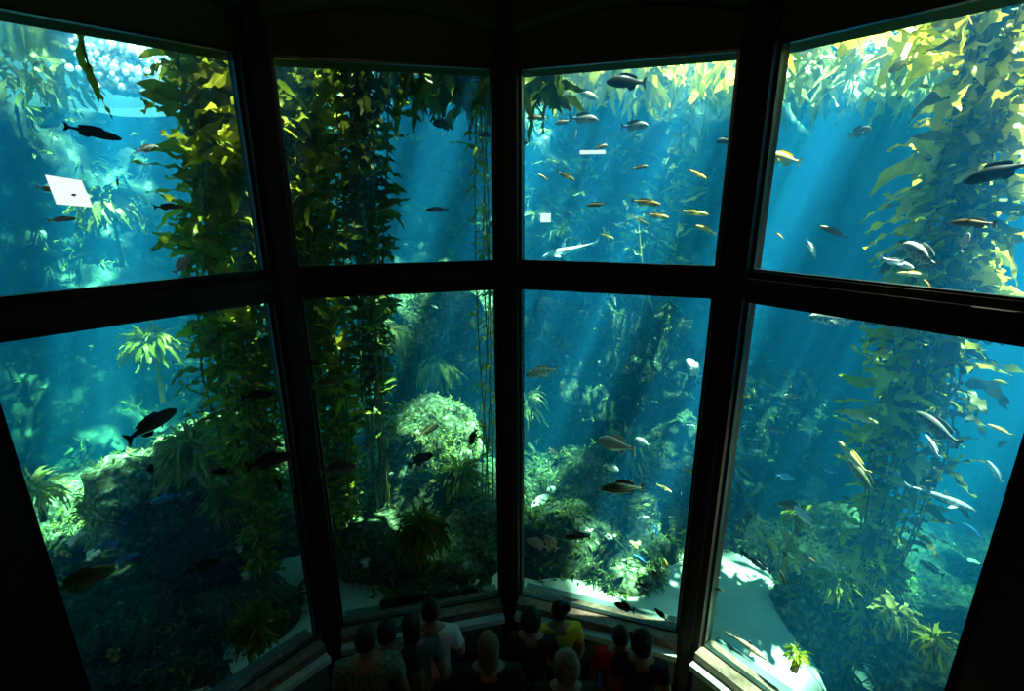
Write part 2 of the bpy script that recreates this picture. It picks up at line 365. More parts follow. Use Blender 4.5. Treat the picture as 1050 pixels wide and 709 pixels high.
# ---------------------------------------------------------------- kelp
def blade(mb, p, d, L, W, rg, droop=.5, curl=1.0, ns=None):
    """one long wavy leaf with a gas bladder at its foot"""
    ns = ns or (11 if L > .2 else 7)
    d = d.normalized(); side = d.cross(Vector((0, 0, 1)))
    if side.length < .1: side = Vector((1, 0, 0))
    side.normalize(); ang = rg.uniform(-1.2, 1.2); nrm = side.cross(d)
    side = side*math.cos(ang)+nrm*math.sin(ang)
    ph = rg.uniform(0, 6.3); tw = rg.uniform(-1, 1)*curl; bend = Vector((rg.uniform(-1, 1), rg.uniform(-1, 1), rg.uniform(-1.2, .9)))*.8*curl
    mb.ball(p+d*L*.03, W*.17, 5, 3)
    b = len(mb.v); q = p+d*L*.05; dd = d.copy()
    for i in range(ns+1):
        u = i/ns
        wd = W*.5*(math.sin(PI*min(1, u*.92+.08)**.75)**.7 if u < 1 else 0.02)
        if u == 0: wd = W*.1
        sd = (side*math.cos(tw*u)+dd.cross(side)*math.sin(tw*u)).normalized(); up = sd.cross(dd)
        rip = W*.22*math.sin(ph+u*19)
        mb.v += [q-sd*wd+up*rip, q-up*W*.05, q+sd*wd-up*rip*.8]
        if i: 
            for c in (0, 1): mb.f.append((b+3*(i-1)+c, b+3*(i-1)+c+1, b+3*i+c+1, b+3*i+c))
        dd = (dd+(bend+Vector((0, 0, -droop))+side*(1.6*curl*math.sin(ph*2+u*8)))*(1.3/ns)).normalized()
        q = q+dd*L/ns
def kelp(name, label, base, top, nst, spread, L=.42, W=.085, step=.11, mb_='kelp', sd=1, droop=.35, dirv=(0, 0, .3), z_from=.0, blank=None, cat='kelp', group=None, hold=True, dens=1.0, curl=1.0, gold=.0, rad=.008):
    rg = R(sd); base = Vector(base); top = Vector(top)
    root = empty(name, base); tag(root, label, cat, group)
    if hold:
        h = MB()
        for i in range(26):
            a = rg.uniform(0, 6.3); r = rg.uniform(.08, .22)
            h.tube([(0, 0, .20), (r*.4*math.cos(a), r*.4*math.sin(a), .15), (r*math.cos(a+.3), r*math.sin(a+.3), 0), (1.2*r*math.cos(a+.5), 1.2*r*math.sin(a+.5), -.08)], [.018, .012, .009, .006], 5)
        h.build('holdfast', M['stipe'], root)
    for s in range(nst):
        a = 2*PI*s/nst+rg.uniform(-.4, .4); r = spread*math.sqrt(rg.uniform(.05, 1)); q0 = Vector((r*math.cos(a), r*math.sin(a), 0))
        ph = rg.uniform(0, 6); H = (top-base); n = max(6, int(H.length/.22)); hs = rg.uniform(.82, 1.0) if s else 1
        P = []
        for i in range(n+1):
            u = i/n*hs; k = min(1, .12+u*2.2)
            P.append(H*u + q0*k*(1+.4*math.sin(u*5+ph)) + Vector((math.sin(u*6+ph), math.cos(u*5+ph*1.3), 0))*.05)
        st = MB(); st.tube(P, [rad]*(len(P)-1)+[rad*.5], 5); so_ = st.build('stipe', M['stipe'], root)
        bl = MB(); d0 = 0; seg = 0; side = 1; LT = sum((P[i+1]-P[i]).length for i in range(n)); t = z_from*LT + rg.uniform(0, step)
        while t < LT:
            acc = 0
            for i in range(n):
                l = (P[i+1]-P[i]).length
                if acc+l >= t: break
                acc += l
            p = P[i].lerp(P[i+1], (t-acc)/max(l, 1e-6)); az = rg.uniform(0, 2*PI)
            if rg.random() < dens:
                dv = Vector((math.cos(az), math.sin(az), 0))+Vector(dirv)+Vector((0, 0, rg.uniform(-.3, .5)))
                uu = .45+.55*min(1, (p.z/4.2)**1.3); blade(bl, p, dv, L*rg.uniform(.55, 1.25)*uu, W*rg.uniform(.7, 1.25)*uu, rg, droop, curl)
            t += step*rg.uniform(.6, 1.4)
        if bl.v:
            mm = M['kelpgold'] if rg.random() < gold else M[mb_]
            bl.build('blades', mm, so_)
    return root
def below(px, py, z):
    r = ray(px, py); t = (z-CAM.z)/r.z; return CAM+r*t
def plan(px, py, y):
    r = ray(px, py); return CAM+r*(y/r.y)

kelp('giant_kelp', 'tall olive giant kelp column behind the leftmost windows, pale sand beside its foot', (-2.50, 4.15, 1.0), (-2.20, 4.5, 6.5), 14, .30, .38, .105, .045, 'kelp', 3, gold=.35, droop=.5)
kelp('giant_kelp', 'dense dark green giant kelp just right of the left mullion', (-1.78, 4.45, 1.0), (-1.95, 4.75, 6.5), 22, .40, .32, .09, .045, 'kelp', 5, gold=.4, droop=.5)
kelp('giant_kelp', 'dark upright giant kelp with bare bundled stems, right of the dense green one', (-1.40, 4.65, 1.0), (-1.25, 4.6, 6.5), 11, .19, .30, .08, .065, 'kelpdark', 6, z_from=.3, droop=.6)
kelp('giant_kelp', 'thin single strand of kelp with curly ribbons left of the central mullion', (-.30, 4.9, 1.0), (-.22, 5.0, 6.4), 4, .07, .26, .055, .10, 'kelp', 8, z_from=.2, dens=.8, curl=2)
kelp('giant_kelp', 'large golden green giant kelp filling the right edge of the rightmost windows', (3.17, 3.72, .15), (3.20, 3.72, 6.55), 13, .22, .42, .105, .070, 'kelpamber', 11, z_from=.05, dirv=(-.1, 0, 0), gold=.45, droop=.45)
# the lower run of the same plant is sparse
# pale kelp at the back of the tank
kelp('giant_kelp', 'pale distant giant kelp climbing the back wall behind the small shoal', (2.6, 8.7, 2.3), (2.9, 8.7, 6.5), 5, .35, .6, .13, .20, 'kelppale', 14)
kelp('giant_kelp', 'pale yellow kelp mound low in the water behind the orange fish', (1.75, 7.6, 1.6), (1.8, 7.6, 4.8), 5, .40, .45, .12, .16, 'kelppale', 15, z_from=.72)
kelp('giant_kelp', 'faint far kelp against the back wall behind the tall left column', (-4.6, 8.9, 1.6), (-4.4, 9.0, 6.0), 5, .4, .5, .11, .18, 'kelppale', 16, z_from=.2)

# understory kelp: a short trunk with a drooping crown
def palm(label, pos, size, nb, matn, seed, name='palm_kelp', group=None, droop=.9, W=.16, th=1):
    rg = R(seed); root = empty(name, pos); tag(root, label, 'seaweed', group)
    t = MB(); H = size*th; P = [(0, 0, -.1), (.02, 0, H*.5), (.0, .03, H)]; t.tube(P, [.03, .022, .02], 6); t.build('stem', M['stipe'], root)
    b = MB()
    for i in range(int(nb*2.4)):
        az = rg.uniform(0, 2*PI); el = rg.uniform(-.3, 1.4); rr_ = size*.38*rg.uniform(.3, 1)
        dv = Vector((math.cos(az)*math.cos(el), math.sin(az)*math.cos(el), math.sin(el)))
        blade(b, Vector((dv.x*rr_, dv.y*rr_, H+dv.z*rr_*.8)), dv*.8+Vector((0, 0, -droop*.5)), size*rg.uniform(.25, .6), size*W*.55*rg.uniform(.7, 1.3), rg, droop, .9, 6)
    b.build('crown', M[matn], root); return root

# floating canopy mats (nobody could count the leaves)
def canopy(name, label, c, rx, ry, n, matn, seed, L=.5, W=.11, zr=(-.5, .0), droop=.8, z=None):
    rg = R(seed); mb = MB(); c = Vector(c)
    for i in range(n):
        a = rg.uniform(0, 2*PI); r = math.sqrt(rg.random())
        p = Vector((r*rx*math.cos(a), r*ry*math.sin(a), rg.uniform(*zr)))
        az = rg.uniform(0, 2*PI)
        blade(mb, p, Vector((math.cos(az), math.sin(az), rg.uniform(-1.0, .3))), L*rg.uniform(.6, 1.2), W*rg.uniform(.7, 1.2), rg, droop, 1, 6)
    st = MB()
    for i in range(max(4, n//30)):
        a = rg.uniform(0, 2*PI); p = Vector((rg.uniform(-rx, rx)*.8, rg.uniform(-ry, ry)*.8, rg.uniform(*zr)))
        st.tube([p-Vector((rx*.4*math.cos(a), ry*.4*math.sin(a), .1)), p, p+Vector((rx*.4*math.cos(a+.5), ry*.4*math.sin(a+.5), .05))], .008, 5)
    o = mb.build(name, M[matn], None, True, c); tag(o, label, 'kelp canopy', None, 'stuff')
    st.build('stipe', M['stipe'], o)
    return o
canopy('kelp_canopy', 'dark floating kelp mat hanging over the upper left-centre window', (-.38, 4.9, 6.1), .85, .55, 400, 'kelpdark', 21, zr=(-.55, .25), L=.4)
canopy('kelp_canopy', 'golden kelp mat at the surface above the dense green kelp', (-1.9, 5.3, 6.3), .5, .6, 80, 'kelpgold', 22, zr=(-.5, .2), L=.45)
canopy('kelp_canopy', 'yellow kelp mat at the surface above the small shoal', (1.6, 7.4, 6.45), 1.8, 1.0, 420, 'kelpgold', 23, zr=(-.35, .1), L=.45)
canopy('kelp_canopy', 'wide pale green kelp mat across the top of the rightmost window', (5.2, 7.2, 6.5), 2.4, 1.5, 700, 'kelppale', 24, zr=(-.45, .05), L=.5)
canopy('kelp_canopy', 'near golden kelp leaves hanging at the top right corner', (3.0, 4.4, 6.2), 1.0, .7, 60, 'kelpgold', 25, zr=(-.35, .2), L=.5, W=.12)
canopy('kelp_canopy', 'olive kelp leaves at the surface over the tall left column', (-2.1, 4.9, 6.4), .5, .5, 60, 'kelp', 26, zr=(-.5, .1), L=.45)
canopy('kelp_canopy', 'green weed tuft high on the rocks in the top left corner', at(30, 50, 11.0), .8, .6, 140, 'kelppale', 27, zr=(-.5, .3), L=.4)

# ---------------------------------------------------------------- rocks
def rock(label, c, r, seed, matn='rock', rough=.35, sub=5, name='reef_rock', fr=1.6, holes=()):
    import bmesh
    bm = bmesh.new(); bmesh.ops.create_icosphere(bm, subdivisions=sub, radius=1)
    for v in bm.verts:
        p = v.co.copy(); q = Vector((p.x*r[0], p.y*r[1], p.z*r[2]))
        d = 1+rough*fb(q*fr+Vector((seed*3.1, 0, 0)), 5)+.08*noise.noise(q*7+Vector((seed, 0, 0)))
        q = q*d
        for h, hr, hd in holes:
            hv = (q-Vector(h)); l = hv.length
            if l < hr: q += (Vector((0, 1, 0)))*hd*(1-(l/hr)**2)
        v.co = q
    me = bpy.data.meshes.new(name); bm.to_mesh(me); bm.free(); me.materials.append(M[matn]); me.polygons.foreach_set('use_smooth', [True]*len(me.polygons))
    o = bpy.data.objects.new(name, me); o.location = c; link(o); return tag(o, label, 'rock')
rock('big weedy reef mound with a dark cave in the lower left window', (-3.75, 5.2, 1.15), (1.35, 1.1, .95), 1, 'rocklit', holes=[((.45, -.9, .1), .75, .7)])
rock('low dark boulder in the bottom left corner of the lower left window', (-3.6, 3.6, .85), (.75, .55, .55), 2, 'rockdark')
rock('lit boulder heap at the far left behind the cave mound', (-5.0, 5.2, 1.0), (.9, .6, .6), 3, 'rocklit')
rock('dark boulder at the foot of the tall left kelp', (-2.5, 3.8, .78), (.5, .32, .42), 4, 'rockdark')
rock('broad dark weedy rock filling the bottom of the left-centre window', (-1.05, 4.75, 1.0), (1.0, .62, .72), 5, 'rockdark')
rock('pale lit boulder behind the broad dark rock', (-1.15, 6.0, 1.5), (.75, .5, .62), 6, 'rocklit')
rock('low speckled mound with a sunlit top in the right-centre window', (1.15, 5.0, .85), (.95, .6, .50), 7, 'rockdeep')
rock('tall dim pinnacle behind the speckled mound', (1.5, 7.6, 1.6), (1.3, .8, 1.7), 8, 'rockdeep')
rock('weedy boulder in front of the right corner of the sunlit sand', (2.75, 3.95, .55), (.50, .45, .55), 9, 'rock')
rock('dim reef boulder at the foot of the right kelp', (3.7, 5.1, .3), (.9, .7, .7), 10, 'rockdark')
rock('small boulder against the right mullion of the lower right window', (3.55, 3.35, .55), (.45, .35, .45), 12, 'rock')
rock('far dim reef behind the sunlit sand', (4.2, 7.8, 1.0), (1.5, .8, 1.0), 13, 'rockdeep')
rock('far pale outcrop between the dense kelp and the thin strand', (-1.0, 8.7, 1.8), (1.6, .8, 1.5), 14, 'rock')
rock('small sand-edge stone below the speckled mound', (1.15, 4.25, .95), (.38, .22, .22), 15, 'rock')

# short weed and crusts that cover the rocks
def turf(o, n, L, W, seed, matn=('fan', 'kelpdark', 'kelppale'), ymax=99, zmax=99, zup=-.2, ns=3, box=None):
    rg = R(seed); me = o.data; ng = len(matn); bl = [MB() for _ in matn]; vs_ = me.vertices; c = 0; tries = 0
    while c < n and tries < n*12:
        tries += 1
        v = vs_[rg.randrange(len(vs_))]; p = v.co
        if v.normal.z < zup or p.z > zmax or p.y > ymax: continue
        if box and not (box[0] < p.x < box[1] and box[2] < p.y < box[3]): continue
        if o.name.startswith('seabed') and (p.z < .80 or gd(p.x, p.y) < .22 or ingal(p)): continue
        q = noise.noise(p*1.7+Vector((seed, 0, 0)))
        if q < -.15 and rg.random() < .8: continue
        j = int((q*.9+.5+rg.uniform(-.25, .25))*ng) % ng
        k = rg.uniform(.5, 1.3)
        for _ in range(3):
            blade(bl[j], p+Vector((rg.uniform(-.03, .03), rg.uniform(-.03, .03), -.01)), v.normal*.8+Vector((rg.uniform(-.8, .8), rg.uniform(-.8, .8), rg.uniform(-.2, .8))), L*k*rg.uniform(.6, 1.2), W*k, rg, .7, 1, ns)
        c += 1
    for j, b in enumerate(bl):
        if b.v: q = b.build('weed_cover', M[matn[j]], o); q['kind'] = 'stuff'
for i, o in enumerate([o for o in C.objects if o.name.startswith('reef_rock')]):
    dark = o.data.materials[0] in (M['rockdark'], M['rockdeep'])
    lit = o.data.materials[0] == M['rocklit']
    turf(o, int(300*max(o.dimensions.x, .8)), .09, .022, 200+i, ('weed', 'weed', 'kelpdark', 'weed') if dark else ('kelp', 'fan', 'kelppale', 'kelp') if lit else ('kelpdark', 'weed', 'kelpdark', 'weed', 'kelpdark'))
beds = [o for o in C.objects if o.name.startswith('seabed')]
turf(beds[-1], 3400, .11, .028, 300, ('weed', 'kelpdark', 'weed', 'weed'), box=(-6, 3, 3, 8))
for o in C.objects:
    if o.name == 'wall_tank_back': turf(o, 1300, .26, .06, 301, ('kelppale', 'fan', 'kelppale', 'kelp'), box=(-7, 2.4, 0, 20))
    if o.name == 'wall_tank_left_rear': turf(o, 600, .20, .045, 302, ('kelppale', 'fan', 'kelp'))
# seaweeds on the reef
palm('shaggy yellow-green frond heap crowning the cave mound', at(205, 490, 6.0), .62, 150, 'kelppale', 31, name='seaweed_clump', droop=1.0, W=.11, th=.5)
palm('green weed fronds trailing down the right of the cave mound', at(240, 525, 6.0), .5, 70, 'fan', 32, name='seaweed_clump', droop=1.1, W=.12, th=.4)
palm('grey-green shingled kelp head behind the tall left column', at(125, 262, 9.3), .75, 90, 'kelp', 33, droop=1.2, th=1.0)
palm('pale palm kelp with a pointed top left of the cave mound crown', at(165, 400, 7.5), .6, 40, 'kelp', 34, droop=.9)
palm('drooping pale kelp head right of the bare stems', at(395, 400, 7.2), .75, 45, 'kelppale', 35, droop=1.3)
palm('pale kelp head right of the drooping one, with hanging straps', at(450, 420, 7.8), .65, 36, 'kelppale', 36, droop=1.5)
palm('small yellow kelp sprig beside the bare stems', at(375, 345, 7.0), .5, 24, 'kelppale', 37)
palm('small pale kelp tuft high in the lower right-centre window', at(602, 362, 8.0), .5, 40, 'kelppale', 38, droop=1.0)
palm('pale kelp tuft at the left edge of the lower right-centre window', at(538, 450, 7.5), .55, 30, 'kelppale', 39)
palm('yellow kelp straps hanging below the transom over the pale tuft', at(650, 345, 8.5), .6, 30, 'kelppale', 40, droop=1.6)
palm('leaf-fanned kelp standing over the sunlit sand', at(800, 588, 5.6), .30, 7, 'kelppale', 41, W=.42, droop=.3, th=.6)
palm('ragged weed tuft above the leaf-fanned kelp', at(812, 550, 5.8), .26, 26, 'kelp', 42, th=.7)
palm('bushy pale weed on the boulder right of the leaf-fanned kelp', at(850, 612, 5.4), .28, 50, 'kelp', 43, W=.12, th=.4)
palm('spiky pale kelp at the foot of the right kelp', at(912, 650, 5.4), .28, 16, 'kelppale', 44, W=.3, th=.5)
palm('yellow-edged weed near the bottom right corner of the lower right window', at(950, 680, 5.0), .26, 22, 'fan', 45, W=.16, th=.5)
palm('olive weed clump at the lower edge of the sunlit sand', at(812, 680, 4.7), .14, 30, 'kelp', 46, W=.16, th=.3)
palm('dark weed bush on the broad dark rock', at(430, 560, 5.0), .42, 110, 'kelpdark', 47, name='seaweed_clump', droop=.9, th=.4)
palm('dark weed bush right of the dense green kelp foot', at(470, 500, 5.6), .40, 90, 'kelpdark', 48, name='seaweed_clump', droop=.9, th=.4)
palm('dark weed bush round the foot of the tall left kelp', at(262, 655, 4.75), .34, 100, 'kelpdark', 49, name='seaweed_clump', th=.4)
palm('dim weed bush on the pinnacle behind the striped fish', at(640, 480, 7.2), .6, 110, 'kelpdark', 50, name='seaweed_clump', th=.4)
palm('pale weed tuft at the left end of the far rocks', at(40, 520, 7.0), .5, 50, 'kelppale', 51, name='seaweed_clump', th=.4)
# loose strand near the glass, top left
def strand(name, label, pts, L, W, matn, seed, k=5):
    rg = R(seed); P = [Vector(p) for p in pts]; root = empty(name, P[0]); tag(root, label, 'kelp')
    Q = [p-P[0] for p in P]; MB().tube(Q, .006, 5).build('stipe', M['stipe'], root); b = MB()
    for i in range(k):
        u = (i+.5)/k*(len(Q)-1); j = int(u); p = Q[j].lerp(Q[min(j+1, len(Q)-1)], u-j)
        blade(b, p, (Q[-1]-Q[0]).normalized()+Vector((rg.uniform(-.3, .3), 0, 0)), L, W, rg, .2, .6)
    b.build('blades', M[matn], root); return root
strand('kelp_strand', 'short loose kelp strand hanging near the glass in the top left window', [at(88, -10, 4.2), at(86, 30, 4.2), at(94, 60, 4.2), at(101, 84, 4.2)], .22, .045, 'kelp', 61, 4)

# ---------------------------------------------------------------- small reef life
def small(label, pos, r, matn, cat, seed, arms=14):
    rg = R(seed); root = empty('anemone', pos); tag(root, label, cat)
    m = MB(); m.tube([(0, 0, -r*.8), (0, 0, 0), (0, 0, r*.35)], [r*.7, r*.55, r*.75], 10); m.build('column', M[matn], root)
    t = MB()
    for i in range(arms):
        a = 2*PI*i/arms; q = rg.uniform(.8, 1.1)*r
        t.tube([(q*.5*math.cos(a), q*.5*math.sin(a), r*.3), (q*.9*math.cos(a), q*.9*math.sin(a), r*.6), (q*1.3*math.cos(a), q*1.3*math.sin(a), r*.5)], [r*.12, r*.09, r*.04], 5)
    t.build('tentacles', M[matn], root)
small('white anemone on the cave mound below the two blue fish', at(121, 574, 5.6), .035, 'anemone', 'anemone', 1)
small('pale anemone on the reef edge beside the foot of the tall left kelp', at(249, 587, 5.0), .035, 'anemone', 'anemone', 2)
small('white anemone on the right flank of the cave mound', at(243, 560, 5.2), .03, 'anemone', 'anemone', 3)
small('pinkish white anemone on the dark rock beside the dense green kelp foot', at(372, 576, 4.7), .035, 'anemone', 'anemone', 4)
small('bright white anemone at the right end of the broad dark rock', at(475, 580, 4.9), .03, 'anemone', 'anemone', 5)
small('bright anemone on the pale crusted boulder', at(398, 486, 5.7), .035, 'anemone', 'anemone', 6)
small('yellow-white anemone at the right of the pale crusted boulder', at(442, 494, 5.6), .035, 'sponge', 'anemone', 7)
small('small white anemone low on the speckled mound', at(617, 606, 4.9), .025, 'anemone', 'anemone', 8)
for i, (px, py, d, r, lab) in enumerate([(75, 548, 6.6, .09, 'bright yellow-white sponge patch at the left of the cave mound'), (60, 562, 6.4, .07, 'small pale sponge at the left end of the cave mound, lower than its neighbour'),
        (92, 565, 6.2, .08, 'yellow sponge cluster left of the two blue fish'), (110, 668, 4.6, .05, 'yellow-green sponge low in the bottom left corner'),
        (622, 552, 5.4, .04, 'yellow sponge on the crest of the speckled mound'), (648, 560, 5.3, .055, 'largest pale sponge on the speckled mound, right of the yellow one'), (603, 545, 5.5, .035, 'small sponge at the left end of the speckled mound crest')]):
    o = empty('sponge', at(px, py, d)); tag(o, lab, 'sponge', 'sponges on the reef'); rg = R(70+i); m = MB()
    for k in range(9):
        p = Vector((rg.gauss(0, .5), rg.gauss(0, .4), rg.gauss(0, .2)))*r; m.ball(p, (r*rg.uniform(.25, .5), r*rg.uniform(.25, .5), r*rg.uniform(.2, .45)), 9, 6)
    m.build('lobes', M['sponge' if i % 2 else 'anemone'], o)
rg = R(5); m = MB(); pb_ = at(136, 60, 9.2)  # white balls added to stand in for the surface glare at top left
for i in range(2200):
    a = rg.uniform(0, 6.3); r = abs(rg.gauss(0, .20)); z = rg.uniform(-.38, .40)
    m.ball((r*math.cos(a)*1.3*(1.1-abs(z)), r*math.sin(a), z), rg.uniform(.015, .05), 7, 4)
M['glarewhite'] = leafmat('white_glare', (.9, .92, .92), (.95, .96, .96), .5)
tag(m.build('surface_glare', M['glarewhite'], None, True, pb_), 'bright white glare built as a ball cluster under the water surface in the top left window', 'surface_glare', None, 'stuff')
# added glowing plates that stand in for reflections in the glass
em = mat('reflection_glow', (.9, .9, .9)); em.node_tree.nodes['Principled BSDF'].inputs['Emission Color'].default_value = (1, .95, .97, 1); em.node_tree.nodes['Principled BSDF'].inputs['Emission Strength'].default_value = 1.2
def panel(px, py, d, w_, h_, skew, label, dot=False):  # added glowing plate that stands in for a glass reflection
    root = empty('glass_reflection', at(px, py, d)); tag(root, label, 'reflection'); rv = ray(px, py); root.rotation_euler = (0, 0, -math.atan2(rv.x, rv.y))
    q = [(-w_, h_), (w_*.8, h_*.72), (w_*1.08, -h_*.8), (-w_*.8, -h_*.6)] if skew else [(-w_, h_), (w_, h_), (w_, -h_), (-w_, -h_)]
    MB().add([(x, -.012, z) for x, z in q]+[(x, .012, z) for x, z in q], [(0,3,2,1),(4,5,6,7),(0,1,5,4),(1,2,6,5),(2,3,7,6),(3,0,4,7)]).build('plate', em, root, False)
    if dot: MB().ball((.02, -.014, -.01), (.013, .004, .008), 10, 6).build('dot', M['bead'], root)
panel(73, 193, 4.4, .095, .11, True, 'small bright white square glass reflection with a grey dot in the top left window', True)
panel(610, 157, 5.6, .13, .018, False, 'narrow white glass reflection among the shoal fish')
panel(561, 224, 5.6, .055, .045, False, 'small white reflection patch low at the left of the shoal window')

# ---------------------------------------------------------------- fish
def fishmat(name, back, belly, spot=None, scale=30, bands=None):
    m = bpy.data.materials.new(name); m.use_nodes = True; nt = m.node_tree; p = nt.nodes['Principled BSDF']
    p.inputs['Roughness'].default_value = .4; p.inputs['Specular IOR Level'].default_value = .4
    tc = N(nt, 'ShaderNodeTexCoord'); sp = N(nt, 'ShaderNodeSeparateXYZ'); nt.links.new(tc.outputs['Object'], sp.inputs[0])
    mr = N(nt, 'ShaderNodeMapRange'); mr.inputs[1].default_value = -.05; mr.inputs[2].default_value = .07
    nt.links.new(sp.outputs['Z'], mr.inputs[0])
    mx = N(nt, 'ShaderNodeMix', data_type='RGBA'); mx.inputs[6].default_value = (*belly, 1); mx.inputs[7].default_value = (*back, 1)
    nt.links.new(mr.outputs[0], mx.inputs[0]); last = mx.outputs[2]
    if spot:
        if bands: tx = N(nt, 'ShaderNodeTexWave', Scale=bands, Distortion=1); tx.bands_direction = 'Z'; f = tx.outputs['Fac']
        else: tx = N(nt, 'ShaderNodeTexNoise', Scale=scale); f = tx.outputs['Fac']
        nt.links.new(tc.outputs['Object'], tx.inputs['Vector'])
        r = N(nt, 'ShaderNodeMapRange'); r.inputs[1].default_value = .5; r.inputs[2].default_value = .62; nt.links.new(f, r.inputs[0])
        m2 = N(nt, 'ShaderNodeMix', data_type='RGBA'); m2.inputs[7].default_value = (*spot, 1)
        nt.links.new(r.outputs[0], m2.inputs[0]); nt.links.new(last, m2.inputs[6]); last = m2.outputs[2]
    nt.links.new(last, p.inputs['Base Color']); return m
FM = {
 'orange': fishmat('orange_fish_skin', (.85, .42, .08), (.95, .68, .28)),
 'yellow': fishmat('yellow_fish_skin', (.85, .62, .12), (.95, .85, .45)),
 'brown': fishmat('brown_fish_skin', (.16, .10, .03), (.28, .18, .06)),
 'dark': fishmat('dark_fish_skin', (.02, .022, .02), (.05, .055, .045)),
 'grey': fishmat('grey_fish_skin', (.10, .11, .09), (.30, .31, .27), (.06, .07, .06), 25),
 'olive': fishmat('olive_fish_skin', (.14, .14, .05), (.34, .33, .14), (.08, .08, .03), 25),
 'pale': fishmat('silver_fish_skin', (.85, .88, .80), (.95, .95, .90)),
 'mottled': fishmat('mottled_pale_fish_skin', (.55, .58, .48), (.9, .9, .8), (.22, .24, .18), 18),
 'striped': fishmat('striped_dark_fish_skin', (.05, .06, .04), (.40, .42, .30), (.04, .045, .03), bands=4.5),
 'blue': fishmat('blue_fish_skin', (.10, .45, .95), (.30, .70, .98)),
 'shark': fishmat('pale_shark_skin', (.55, .62, .60), (.92, .92, .88), (.3, .36, .34), 14),
 'sharkdark': fishmat('brown_shark_skin', (.16, .15, .08), (.34, .32, .2), (.08, .08, .04), 14),
 'eye': mat('fish_eye', (.01, .01, .01), .2, .6),
}
def slab(mb, pts, th, axis='y', y=0):
    """a fin: an outline in the x-z plane that thins from its root to its edge"""
    n = len(pts); mb.add([(x, y-th, z) for x, z in pts]+[(x, y+th, z) for x, z in pts], [tuple(range(n)), tuple(range(n, 2*n))[::-1]]+[(i, i+n, (i+1) % n+n, (i+1) % n) for i in range(n)])
def body(h, w, prof, bendA=0, nr=12, snout=.5, ped=-.36):
    m = MB(); K = len(prof); n0 = len(m.v)
    for i, (x, hh, zo) in enumerate(prof):
        for k in range(nr):
            a = 2*PI*k/nr; m.v.append(Vector((x, hh*w*.5*math.cos(a)*(1 if abs(math.cos(a)) < .99 else 1), zo*h+hh*h*.5*math.sin(a))))
    for i in range(K-1):
        for k in range(nr): m.f.append((i*nr+k, i*nr+(k+1) % nr, (i+1)*nr+(k+1) % nr, (i+1)*nr+k))
    m.f.append(tuple(range(nr))[::-1]); m.f.append(tuple((K-1)*nr+k for k in range(nr))); return m
PROF = [(-.40, .26, 0), (-.33, .27, 0), (-.24, .42, 0), (-.12, .70, 0), (0, .92, 0), (.12, 1.0, 0), (.24, .95, -.01), (.34, .78, -.02), (.42, .55, -.04), (.47, .32, -.06), (.495, .12, -.07)]
def make_fish(sp, m, label, full=True):
    h, w = {'slender': (.19, .11), 'perch': (.38, .14), 'bass': (.29, .15), 'deep': (.42, .15), 'rockfish': (.34, .19)}[sp]
    root = empty('fish'); tag(root, label, 'fish')
    b = body(h, w, PROF)
    for v in b.v: v.y += .035*math.sin((v.x+.5)*3.2)*(1 if v.x < .2 else .8)
    b.build('body', FM[m], root)
    t = MB(); th = h*.62
    slab(t, [(-.38, .10*h), (-.44, th*.62), (-.50, th*.85), (-.475, th*.3), (-.465, 0), (-.475, -th*.3), (-.50, -th*.85), (-.44, -th*.62), (-.38, -.10*h)], .005); t.build('tail_fin', FM[m], root, False)
    t = MB(); slab(t, [(.20, .42*h), (.14, .68*h), (.0, .70*h), (-.14, .60*h), (-.26, .44*h), (-.24, .16*h), (0, .40*h)], .004); t.build('dorsal_fin', FM[m], root, False)
    t = MB(); slab(t, [(-.02, -.42*h), (-.10, -.68*h), (-.22, -.50*h), (-.26, -.20*h), (-.14, -.30*h)], .004); t.build('anal_fin', FM[m], root, False)
    if full:
        for s in (-1, 1):
            t = MB(); t.add([(.20, s*w*.48, -.05*h), (.08, s*w*.95, -.20*h), (.06, s*w*.85, -.42*h), (.16, s*w*.50, -.25*h), (.19, s*w*.42, -.1*h), (.08, s*w*.85, -.22*h), (.07, s*w*.75, -.42*h), (.15, s*w*.40, -.25*h)],
                         [(0,1,2,3),(4,7,6,5),(0,4,5,1),(1,5,6,2),(2,6,7,3),(3,7,4,0)]); t.build('pectoral_fin', FM[m], root, False)
            t = MB(); t.ball((.40, s*w*.27, .06*h), .018, 8, 5); t.build('eye', FM['eye'], root)
    return root
